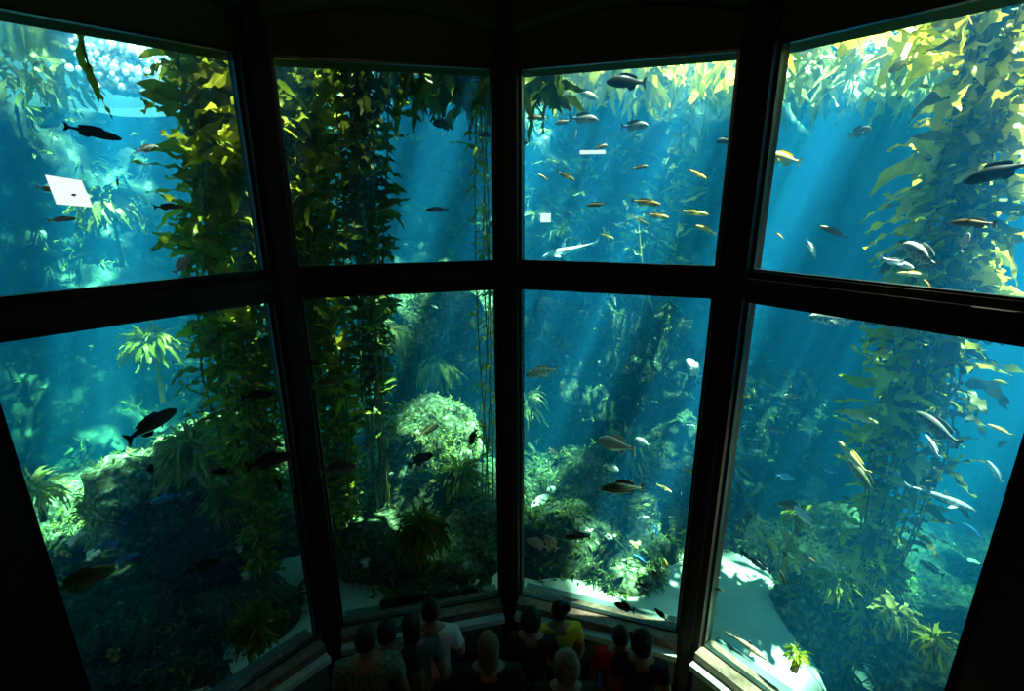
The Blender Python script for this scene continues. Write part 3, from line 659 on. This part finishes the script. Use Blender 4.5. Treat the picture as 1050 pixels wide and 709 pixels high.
def make_shark(m, label):
    root = empty('leopard_shark'); tag(root, label, 'shark')
    P = [(-.50, .06, .10), (-.42, .14, .05), (-.30, .26, 0), (-.15, .48, 0), (0, .75, 0), (.14, .98, 0), (.26, 1, 0), (.36, .82, 0), (.44, .52, -.05), (.48, .30, -.1), (.50, .10, -.12)]
    b = body(.13, .13, P)
    sw = lambda x: .05*math.sin((x+.5)*4.5)
    for v in b.v: v.y += sw(v.x)
    b.build('body', FM[m], root)
    def fin(name, pts, th=.005, y=0):
        t = MB(); slab(t, pts, th)
        for v in t.v: v.y += sw(v.x)+y
        t.build(name, FM[m], root, False)
    fin('dorsal_fin', [(.14, .055), (.07, .13), (.035, .135), (.05, .05)]); fin('dorsal_fin', [(-.14, .03), (-.20, .085), (-.225, .088), (-.21, .02)])
    fin('tail_fin', [(-.36, .01), (-.46, .03), (-.53, .075), (-.50, .02), (-.45, -.015), (-.42, -.05), (-.385, -.02)])
    fin('anal_fin', [(-.22, -.02), (-.27, -.06), (-.29, -.055), (-.26, -.015)])
    for s in (-1, 1):
        t = MB(); t.add([(.28, s*.055, -.03), (.16, s*.17, -.065), (.12, s*.165, -.07), (.18, s*.05, -.04), (.28, s*.055, -.038), (.16, s*.17, -.07), (.12, s*.165, -.075), (.18, s*.05, -.05)],
                     [(0,1,2,3),(4,7,6,5),(0,4,5,1),(1,5,6,2),(2,6,7,3),(3,7,4,0)])
        for v in t.v: v.y += sw(v.x)
        t.build('pectoral_fin', FM[m], root, False)
        t = MB(); t.ball((.43, s*.033+sw(.43), .012), .009, 8, 5); t.build('eye', FM['eye'], root)
    return root
PROTO = {}
def place(key, maker, px, py, lpx, ang, d, label, grp=None, yaw=None):
    rg = R(int(px*7+py*13)); pos = at(px, py, d)
    if key not in PROTO: root = maker(label); PROTO[key] = root; root['_first'] = 1
    else:
        src = PROTO[key]; root = src.copy(); C.collection.objects.link(root)
        for ch in src.children: c = ch.copy(); C.collection.objects.link(c); c.parent = root
    root['label'] = label
    if grp: root['group'] = grp
    elif 'group' in root.keys(): del root['group']
    r = ray(px, py); depth = (pos-CAM).length/r.length
    yw = rg.uniform(-.45, .45) if yaw is None else yaw
    right = Vector((r.y, -r.x, 0)).normalized(); upv = Vector((0, 0, 1)); fwd = Vector((r.x, r.y, 0)).normalized()
    a = math.radians(ang); X = (right*math.cos(a)+upv*math.sin(a)).normalized(); X = (X*math.cos(yw)+fwd*math.sin(yw)).normalized()
    Y = upv.cross(X).normalized(); Z = X.cross(Y)
    L = lpx/F*depth/max(.55, math.cos(yw))
    root.matrix_world = Matrix.Translation(pos) @ Matrix((X, Y, Z)).transposed().to_4x4() @ Matrix.Scale(L, 4)
# px, py, length in px, heading (0 right, 180 left, anticlockwise), distance, species, skin, label
FISH = [
(645.6,85.6,41,178,5.6,'bass','dark','largest dark fish in the upper right-centre window, facing left'),
(604.5,97.4,24,338,6.2,'bass','olive','olive fish slanting down-right below the left of the largest dark fish'),
(554,121,24,180,5.8,'slender','brown','brown fish at the upper left of the shoal in the right-centre window'),
(580,126,17,190,6,'bass','brown','small dark olive fish just left of the speckled grey fish'),
(601,122.5,30,355,5.8,'bass','grey','speckled grey fish in the upper shoal, nose to the right'),
(653,130.5,28,0,5.8,'bass','grey','grey fish right of the speckled one, tail to the left'),
(745,147,15,180,5.4,'perch','dark','dark deep-bodied fish against the right mullion of the shoal window'),
(619,151.4,13,12,5.8,'bass','brown','small brown fish tilted up-right below the speckled grey fish'),
(593,139,10,262,6,'slender','orange','tiny orange fish hanging head down under the speckled grey fish'),
(658,172.8,17,8,5.6,'slender','brown','brown slender fish in the middle of the shoal window'),
(582,181,22,332,5.4,'slender','yellow','yellow-orange fish slanting down-right at the left of the shoal'),
(559,182,12,150,5.6,'slender','orange','small orange fish nearest the central mullion'),
(717,180.4,23,330,5.4,'slender','orange','orange fish diving right near the right mullion, highest of the orange ones'),
(613,211,21,185,5.4,'slender','brown','arched dark brown fish in the middle left of the shoal'),
(663.5,209.3,31,352,5.2,'slender','orange','longest orange fish in the shoal, nose to the right'),
(676,223,23,350,5.3,'slender','orange','orange fish just under the longest orange fish'),
(713.4,220.4,29,352,5.2,'slender','yellow','yellow-orange fish level with the longest orange one, near the right mullion'),
(725.6,238.2,23,156,5.2,'slender','orange','lowest orange fish near the right mullion, pale tail to the right'),
(659,228,19,330,5.8,'slender','olive','dull olive fish over the pale kelp mound'),
(624,243.6,15,340,5.4,'slender','yellow','small yellow fish to the left of the pale kelp mound'),
(539,146,14,180,5.4,'bass','dark','dark fish half behind the central mullion, beside the shoal'),
(456.5,126.7,20,175,5.2,'perch','dark','dark oval fish below the kelp mat in the upper left-centre window'),
(449.7,214.2,24,180,5.0,'slender','brown','arched brown fish alone in the open blue of the upper left-centre window'),
(317.6,89,21,150,4.8,'bass','dark','dark fish among golden leaves at the top left of the left-centre window'),
(395,211,24,20,4.2,'bass','olive','olive grey fish at the edge of the dark bare-stemmed kelp'),
(501,138,16,180,4.6,'bass','dark','dark fish crossing the thin strand near the top'),
(98.4,130.8,47,350,4.4,'slender','dark','long dark brown fish highest in the top left window'),
(53,189,22,345,4.8,'slender','brown','brown fish touching the left side of the white square reflection'),
(65,219.6,24,5,4.8,'slender','brown','arched brown fish below the white square reflection'),
(153,148,21,15,4.6,'bass','mottled','spotted pale fish among the upper leaves of the tall left kelp'),
(122.5,181.5,10,260,5.2,'slender','brown','tiny upright fish left of the tall left kelp'),
(175,208,27,0,3.9,'slender','brown','reddish brown fish crossing the tall left kelp'),
(188,267,26,50,3.9,'bass','pale','grey-white fish low in the tall left kelp above the transom'),
(155,431,50,18,4.2,'bass','dark','large dark fish left of the tall kelp in the lower left window'),
(153,477,13,80,4.8,'deep','dark','small round dark fish above the cave mound'),
(226,480.7,21,165,4.4,'bass','dark','small dark fish beside the tall left kelp, above the frond heap'),
(262.7,402.8,30,0,4.0,'bass','dark','dark fish in the tall left kelp, upper of three there'),
(275,470,46,8,3.8,'bass','dark','long dark fish beside the left mullion, across the tall kelp'),
(283,493,20,280,4.0,'bass','dark','dark fish hanging head down below the long dark fish'),
(168.6,507,27,176,5.4,'bass','blue','dim blue fish over the frond heap of the cave mound'),
(107,555,20,330,5.2,'perch','blue','bright blue deep-bodied fish on the cave mound'),
(126,568.5,28,352,5.1,'slender','blue','blue slender fish just right of the bright blue one'),
(82,590,54,8,4.4,'rockfish','olive','big olive rockfish resting at the left of the lower left window'),
(209,576,30,25,4.6,'bass','dark','black fish in the mouth of the cave'),
(428,297,20,180,4.8,'bass','dark','dark fish partly behind the transom of the left-centre window'),
(437.4,441,25,16,5.0,'bass','olive','olive fish over the pale crusted boulder'),
(429.7,470.5,31,35,4.9,'bass','dark','dark fish pointing up-right just below the olive fish'),
(378,389,22,35,4.1,'bass','dark','dark fish on the bare stems of the lower left-centre window'),
(333,391,27,0,3.9,'bass','olive','olive grey fish in the dense green kelp below the transom'),
(345,479,38,5,3.9,'rockfish','grey','long grey fish in the dense green kelp, lowest there'),
(484,448,21,250,4.6,'bass','dark','dark fish hanging head down beside the thin strand'),
(317,370,18,0,3.9,'bass','dark','dark fish against the left mullion in the dense green kelp'),
(446,314,8,330,6,'bass','pale','tiny pale fish in open water under the left-centre transom'),
(555.5,381.8,34,182,4.9,'bass','mottled','mottled silver fish near the central mullion, facing left'),
(711,380.7,27,120,4.8,'perch','pale','pale white fish pointing up-left by the right mullion'),
(630.5,456.8,38,183,4.7,'perch','pale','bright white fish in the middle of the lower right-centre window'),
(658,455,17,150,5.4,'perch','mottled','small pale fish behind the tail of the bright white fish'),
(625.7,481,17,330,5.4,'perch','mottled','small pale fish midway between the white fish and the striped fish'),
(637,501.7,44,180,4.6,'bass','striped','dark fish with pale stripes along its side, below the bright white fish'),
(679,502.8,16,350,5.2,'slender','yellow','pale yellow fish right of the striped fish'),
(697,508,6,270,5.6,'perch','pale','tiny white fish right of the pale yellow one'),
(707,486,17,350,4.8,'slender','orange','orange-brown fish cut by the right mullion'),
(566,463.7,14,310,5.8,'bass','mottled','small pale fish slanting down near the left of the lower right-centre window'),
(706.6,438.5,10,0,5.8,'slender','pale','tiny pale fish near the right mullion above the orange-brown one'),
(657,533,13,20,5.4,'bass','pale','small silver fish above the speckled mound'),
(669.6,545,13,285,5.4,'bass','blue','small bluish fish hanging head down over the speckled mound'),
(548.6,558,24,175,4.6,'perch','pale','white fish near the central mullion, left of a crossing pair'),
(563,557,24,125,4.5,'perch','mottled','mottled white fish of a crossing pair, tail down-right'),
(590,551,27,178,4.9,'bass','dark','dim dark fish left of the crest of the speckled mound'),
(654.6,575.7,17,170,5.0,'bass','blue','pale bluish fish on the front of the speckled mound'),
(680,581.5,13,110,5.0,'deep','yellow','plump yellow fish right of the speckled mound'),
(669,590.7,11,120,4.8,'bass','dark','small dark fish below the plump yellow fish'),
(654.6,602,13,0,4.8,'bass','dark','small dark fish low over the speckled mound'),
(637,624,21,175,4.3,'deep','dark','dark deep-bodied fish just above the window ledge'),
(674.4,632,17,140,4.4,'bass','dark','dark fish slanting up-left near the ledge, at the right'),
(930.5,68.6,29,215,5.2,'bass','grey','grey fish tilted down-left under the surface weed of the rightmost window'),
(884,139.4,20,20,5.2,'deep','grey','deep-bodied grey fish alone in the upper rightmost window'),
(805,165.5,36,165,4.6,'bass','yellow','yellow-olive fish at the left of the upper rightmost window'),
(856,241.8,28,155,4.6,'slender','brown','olive brown slender fish in the open blue of the rightmost window'),
(833,258.5,23,300,4.8,'slender','pale','pale fish pointing steeply down, left of the olive brown one'),
(800.6,245,12,145,5,'slender','orange','small orange fish by the right mullion above the transom'),
(945,266,38,145,3.9,'perch','mottled','plump silver-white fish at the left edge of the right kelp'),
(920,274,32,345,4.2,'slender','pale','pale slender fish left of the plump silver one'),
(936,286,27,180,4.2,'slender','yellow','pale yellow fish under the plump silver one'),
(990,254,20,80,3.8,'perch','pale','white fish on end among the leaves of the right kelp'),
(1024,182.7,52,200,3.7,'bass','dark','large dark fish at the right edge among the kelp'),
(999,234.5,37,180,3.7,'slender','brown','dark reddish fish crossing the right kelp'),
(952,297,13,130,4,'slender','orange','small orange fish at the transom beside the right kelp'),
(858.5,330,50,180,4.3,'bass','mottled','mottled grey fish tucked under the transom of the rightmost window'),
(762,409,12,170,5,'slender','orange','small orange fish nearest the right mullion, below the transom'),
(772.5,407,11,280,5,'slender','yellow','small upright yellow fish beside the orange one at the right mullion'),
(812,410,16,175,5.2,'bass','mottled','small pale fish below the mottled grey one'),
(793,443.7,20,180,6.2,'bass','grey','faint grey fish left of the yellow fish with a white tail'),
(880,432.7,33,352,4.5,'slender','yellow','yellow fish with a pale tail beside the lower right kelp'),
(775,466,9,0,6,'bass','pale','tiny pale fish lowest but two on the left of the lower right window'),
(762,486,17,330,6,'bass','grey','dim grey fish beside the right mullion, slanting down'),
(804,493,19,5,5.8,'bass','blue','blue-grey fish in open water left of the olive pair'),
(850,487,12,190,5.2,'perch','blue','small cyan fish left of the olive pair'),
(873.5,473,38,145,4.5,'slender','yellow','upper of the olive-yellow pair slanting up-left'),
(883,493,37,140,4.6,'bass','olive','lower and plumper of the olive-yellow pair'),
(961,444,45,155,4.2,'bass','grey','big silver-grey fish in front of the lower right kelp'),
(955,463,26,125,4.3,'slender','pale','thin pale fish under the big silver-grey fish'),
(1026,398,13,180,5,'bass','yellow','small pale yellow fish at the right edge, highest below the transom'),
(1024.7,447,22,160,5,'slender','yellow','pale yellow fish at the right edge beside the silver-grey fish'),
(1005.6,448,12,130,5.4,'perch','mottled','small mottled fish left of the pale yellow one at the right edge'),
(1026,462,11,60,5.4,'perch','olive','small olive fish beneath the pale yellow one at the right edge'),
(1019,490,26,125,5.2,'slender','pale','pale fish pointing up-left at the right edge'),
(822.7,533.7,26,140,4.9,'bass','pale','white fish slanting up-left over the leaf-fanned kelp'),
(808,522,24,170,5,'rockfish','olive','olive fish just above the white slanting fish'),
(776.6,582.7,23,165,4.9,'bass','dark','dark fish left of the leaf-fanned kelp, above the sand'),
(763,573,20,140,5,'slender','dark','thin dark fish up-left of the dark one above the sand'),
(733,607.5,10,20,4.6,'bass','dark','tiny dark fish over the bright sand by the right mullion'),
(801,597,17,125,4.8,'slender','dark','thin dark fish diving beside the leaf-fanned kelp'),
(828,577,17,165,5,'slender','brown','brown fish right of the leaf-fanned kelp'),
(952.5,588,22,175,6.2,'bass','grey','faint grey fish in the dim water right of the lower right kelp'),
(996,551,22,150,6.4,'bass','blue','faint bluish fish in the beam of light at the far right'),
(706,310,0,0,5,'','',''),
]
for px, py, L, a, d, spc, sk, lab in FISH:
    if not spc: continue
    place((spc, sk), lambda l, s=spc, k=sk: make_fish(s, k, l), px, py, L, a, d, lab)
for px, py, L, a, d, sk, lab in [(585,257,60,196,6.4,'shark','pale shark gliding left low in the shoal window'),
        (961,515,58,352,4.9,'shark','pale shark swimming right across the lower right kelp'),
        (760,664,46,335,4.35,'sharkdark','brown shark lying on the bright sand by the ledge')]:
    place(('shark', sk), lambda l, k=sk: make_shark(k, l), px, py, L, a, d, lab, yaw=.2)
for o in list(C.objects):
    if '_first' in o.keys(): del o['_first']

# ---------------------------------------------------------------- people at the glass
def cloth(name, c, c2=None, sc_=8): return mat(name, c, .9, .05, c2 or c, sc_)
M['skin'] = mat('skin', (.22, .12, .07), .6, .3); M['hair'] = mat('dark_hair', (.012, .009, .006), .6, .3); M['hairl'] = mat('light_hair', (.12, .09, .04), .6, .3)
M['yellow'] = cloth('yellow_cotton', (.60, .38, .03)); M['white'] = cloth('white_cotton', (.55, .55, .5)); M['plaid'] = cloth('green_check_cotton', (.06, .09, .05), (.20, .25, .18), 30)
M['darkc'] = cloth('dark_cotton', (.025, .025, .022)); M['teal'] = cloth('green_grey_cotton', (.07, .11, .09)); M['red'] = cloth('red_cotton', (.30, .02, .015)); M['jean'] = cloth('dark_denim', (.02, .025, .04))
def skinned(name, V, E, Rr, m, parent, lv=2):
    me = bpy.data.meshes.new(name); me.from_pydata(V, E, []); o = bpy.data.objects.new(name, me); link(o, parent); me.materials.append(m)
    md = o.modifiers.new('skin', 'SKIN'); md.use_smooth_shade = True
    if not me.skin_vertices: pass
    for i, r in enumerate(Rr):
        r = (r, r) if not isinstance(r, tuple) else r
        me.skin_vertices[0].data[i].radius = r; me.skin_vertices[0].data[i].use_root = (i == 0)
    s = o.modifiers.new('sub', 'SUBSURF'); s.levels = lv; s.render_levels = lv; return o
def person(label, x, y, H, yaw, shirt, hair='hair', style='short', arm=0.0, lean=0.0):
    """a standing visitor facing local +Y; H is the standing height"""
    root = empty('person', (x, y, 0)); root.rotation_euler = (0, 0, yaw); tag(root, label, 'person')
    k = H/1.72; V = []; E = []; RR = []
    def v(p, r, j=None):
        V.append(tuple(k*q for q in p)); RR.append(tuple(q*k for q in r) if isinstance(r, tuple) else r*k)
        if j is not None: E.append((j, len(V)-1))
        return len(V)-1
    pel = v((0, 0, .93), (.15, .11)); ws = v((0, .01, 1.06), (.135, .10), pel); ch = v((0, .0, 1.24), (.155, .11), ws); uc = v((0, -.01, 1.37), (.13, .095), ch)
    nk = v((0, 0, 1.46), .055, uc); h0 = v((0, .015, 1.53), (.062, .07), nk); h1 = v((0, .015, 1.60), (.068, .084), h0); h2 = v((0, .01, 1.66), (.070, .085), h1)
    v((0, .115, 1.575), .014, h1)
    for s in (-1, 1): v((s*.083, .005, 1.585), .016, h1)
    for s in (-1, 1):
        sh = v((s*.185, -.01, 1.37), .062, uc); el = v((s*(.25), -.02+.06*arm, 1.11), .042, sh); wr = v((s*.24, .06+.25*arm, .90+.25*arm), .027, el)
        pm = v((s*.235, .09+.30*arm, .83+.28*arm), (.035, .02), wr)
        for f in range(4):
            q = v((s*.235+(f-1.5)*.019*0, .075+.30*arm+(f-1.5)*.020, .775+.28*arm), .0095, pm); v((s*.228, .085+.30*arm+(f-1.5)*.021, (.735 if f in (1, 2) else .745)+.28*arm), .0085, q)
        q = v((s*.215, .125+.30*arm, .825+.28*arm), .011, pm); v((s*.21, .14+.30*arm, .79+.28*arm), .010, q)
        hp = v((s*.095, 0, .86), .09, pel); kn = v((s*.10, .015, .49), .055, hp); an = v((s*.105, -.02, .09), .037, kn); hl = v((s*.105, .03, .045), .038, an); v((s*.115, .16, .03), .030, hl)
    skinned('body', V, E, RR, M['skin'], root)
    V = []; E = []; RR = []
    a = v((0, 0, .90), (.172, .130)); b = v((0, .01, 1.06), (.160, .122), a); c = v((0, 0, 1.24), (.175, .130), b); d = v((0, -.01, 1.375), (.145, .110), c); v((0, -.003, 1.435), (.075, .07), d)
    for s in (-1, 1):
        sh = v((s*.19, -.01, 1.375), .078, d); v((s*.228, -.015+.03*arm, 1.21), .064, sh)
    skinned('shirt', V, E, RR, M[shirt], root)
    V = []; E = []; RR = []
    a = v((0, 0, .93), (.165, .122))
    for s in (-1, 1):
        hp = v((s*.10, 0, .84), .102, a); kn = v((s*.105, .01, .49), .075, hp); v((s*.108, -.02, .10), .062, kn)
    skinned('trousers', V, E, RR, M['jean'], root)
    for s in (-1, 1):
        m = MB(); m.ball((s*.112*k, .06*k, .045*k), (.05*k, .14*k, .045*k), 12, 7); m.build('shoe', M['darkc'], root)
    # hair: a shell over the crown, back and sides
    m = MB(); rg = R(int(x*100)); nu, nv = 22, 12
    low = {'short': .30, 'long': .8, 'cap': .30, 'tail': .35, 'curly': .45}[style]; rr = (.080, .100, .108) if style != 'curly' else (.100, .116, .120)
    for j in range(nv+1):
        for i in range(nu):
            ph = 2*PI*i/nu; front = max(0, math.sin(ph)); tmax = (PI*.50+low*1.0)*(1-front)+PI*.36*front; th = tmax*j/nv
            n_ = 1+(.07 if style != 'curly' else .20)*noise.noise(Vector((math.cos(ph)*3, math.sin(ph)*3, th*3+x*9)))+.02*math.sin(ph*19)*math.sin(th)
            z = 1.60+rr[2]*math.cos(th)*n_
            if style == 'long' and th > PI*.5 and front < .3: z -= (th-PI*.5)*.16
            m.v.append(Vector((rr[0]*math.sin(min(th, PI*.62))*math.cos(ph)*n_, .008+rr[1]*math.sin(min(th, PI*.62))*math.sin(ph)*n_, z))*k)
    for j in range(nv):
        for i in range(nu): m.f.append((j*nu+i, (j+1)*nu+i, (j+1)*nu+(i+1) % nu, j*nu+(i+1) % nu))
    if style == 'tail': m.ball((.055*k, -.05*k, 1.695*k), (.055*k, .06*k, .05*k), 10, 7)
    m.build('hair', M[hair], root)
    return root
GF = .50
def stand(px, py, y, label, *a, **kw):
    """head centre seen at px, py when y metres from the eye; the height follows from the floor"""
    p = plan(px, py, y); k = 1/UNIT; H_ = (p.z-GF)/1.60*1.72
    o = person(label, p.x, p.y, H_*UNIT, *a, **kw); o.scale = (1/UNIT,)*3; o.location.z = GF; return o
stand(570, 628, 3.10, 'person in a yellow shirt seen from behind with dark hair knotted on top', .1, 'yellow', style='tail')
stand(541, 637, 2.95, 'person with bushy dark hair left of the yellow shirt', -.1, 'darkc', style='curly')
stand(438, 626, 2.95, 'person in a white short-sleeved shirt looking into the tank', .0, 'white', style='short', arm=.6)
stand(418, 640, 2.85, 'person in a green-grey top left of the white shirt', .1, 'teal', style='long')
stand(393, 648, 2.75, 'person in dark clothes behind the checked shirt', .1, 'darkc', style='short')
stand(371, 655, 2.62, 'person in a green checked shirt, furthest left of the group', .2, 'plaid', style='short')
stand(497, 664, 2.55, 'person with light hair in the dark below the central mullion', .0, 'darkc', 'hairl', style='long')
stand(577, 686, 2.45, 'person with fair curly hair in front of the yellow shirt', .0, 'darkc', 'hairl', style='curly')
stand(633, 655, 2.85, 'person with a small dark head right of the yellow shirt', -.2, 'red', style='short')
stand(655, 662, 2.75, 'person in dark clothes with rounded hair, nearest the right mullion', -.2, 'darkc', style='curly')

# ---------------------------------------------------------------- the whole place to metres
for o in list(C.objects):
    if o.parent is None and o.type in ('MESH', 'EMPTY'): o.matrix_basis = Matrix.Scale(UNIT, 4) @ o.matrix_basis
    elif o.type == 'LIGHT': o.location *= UNIT
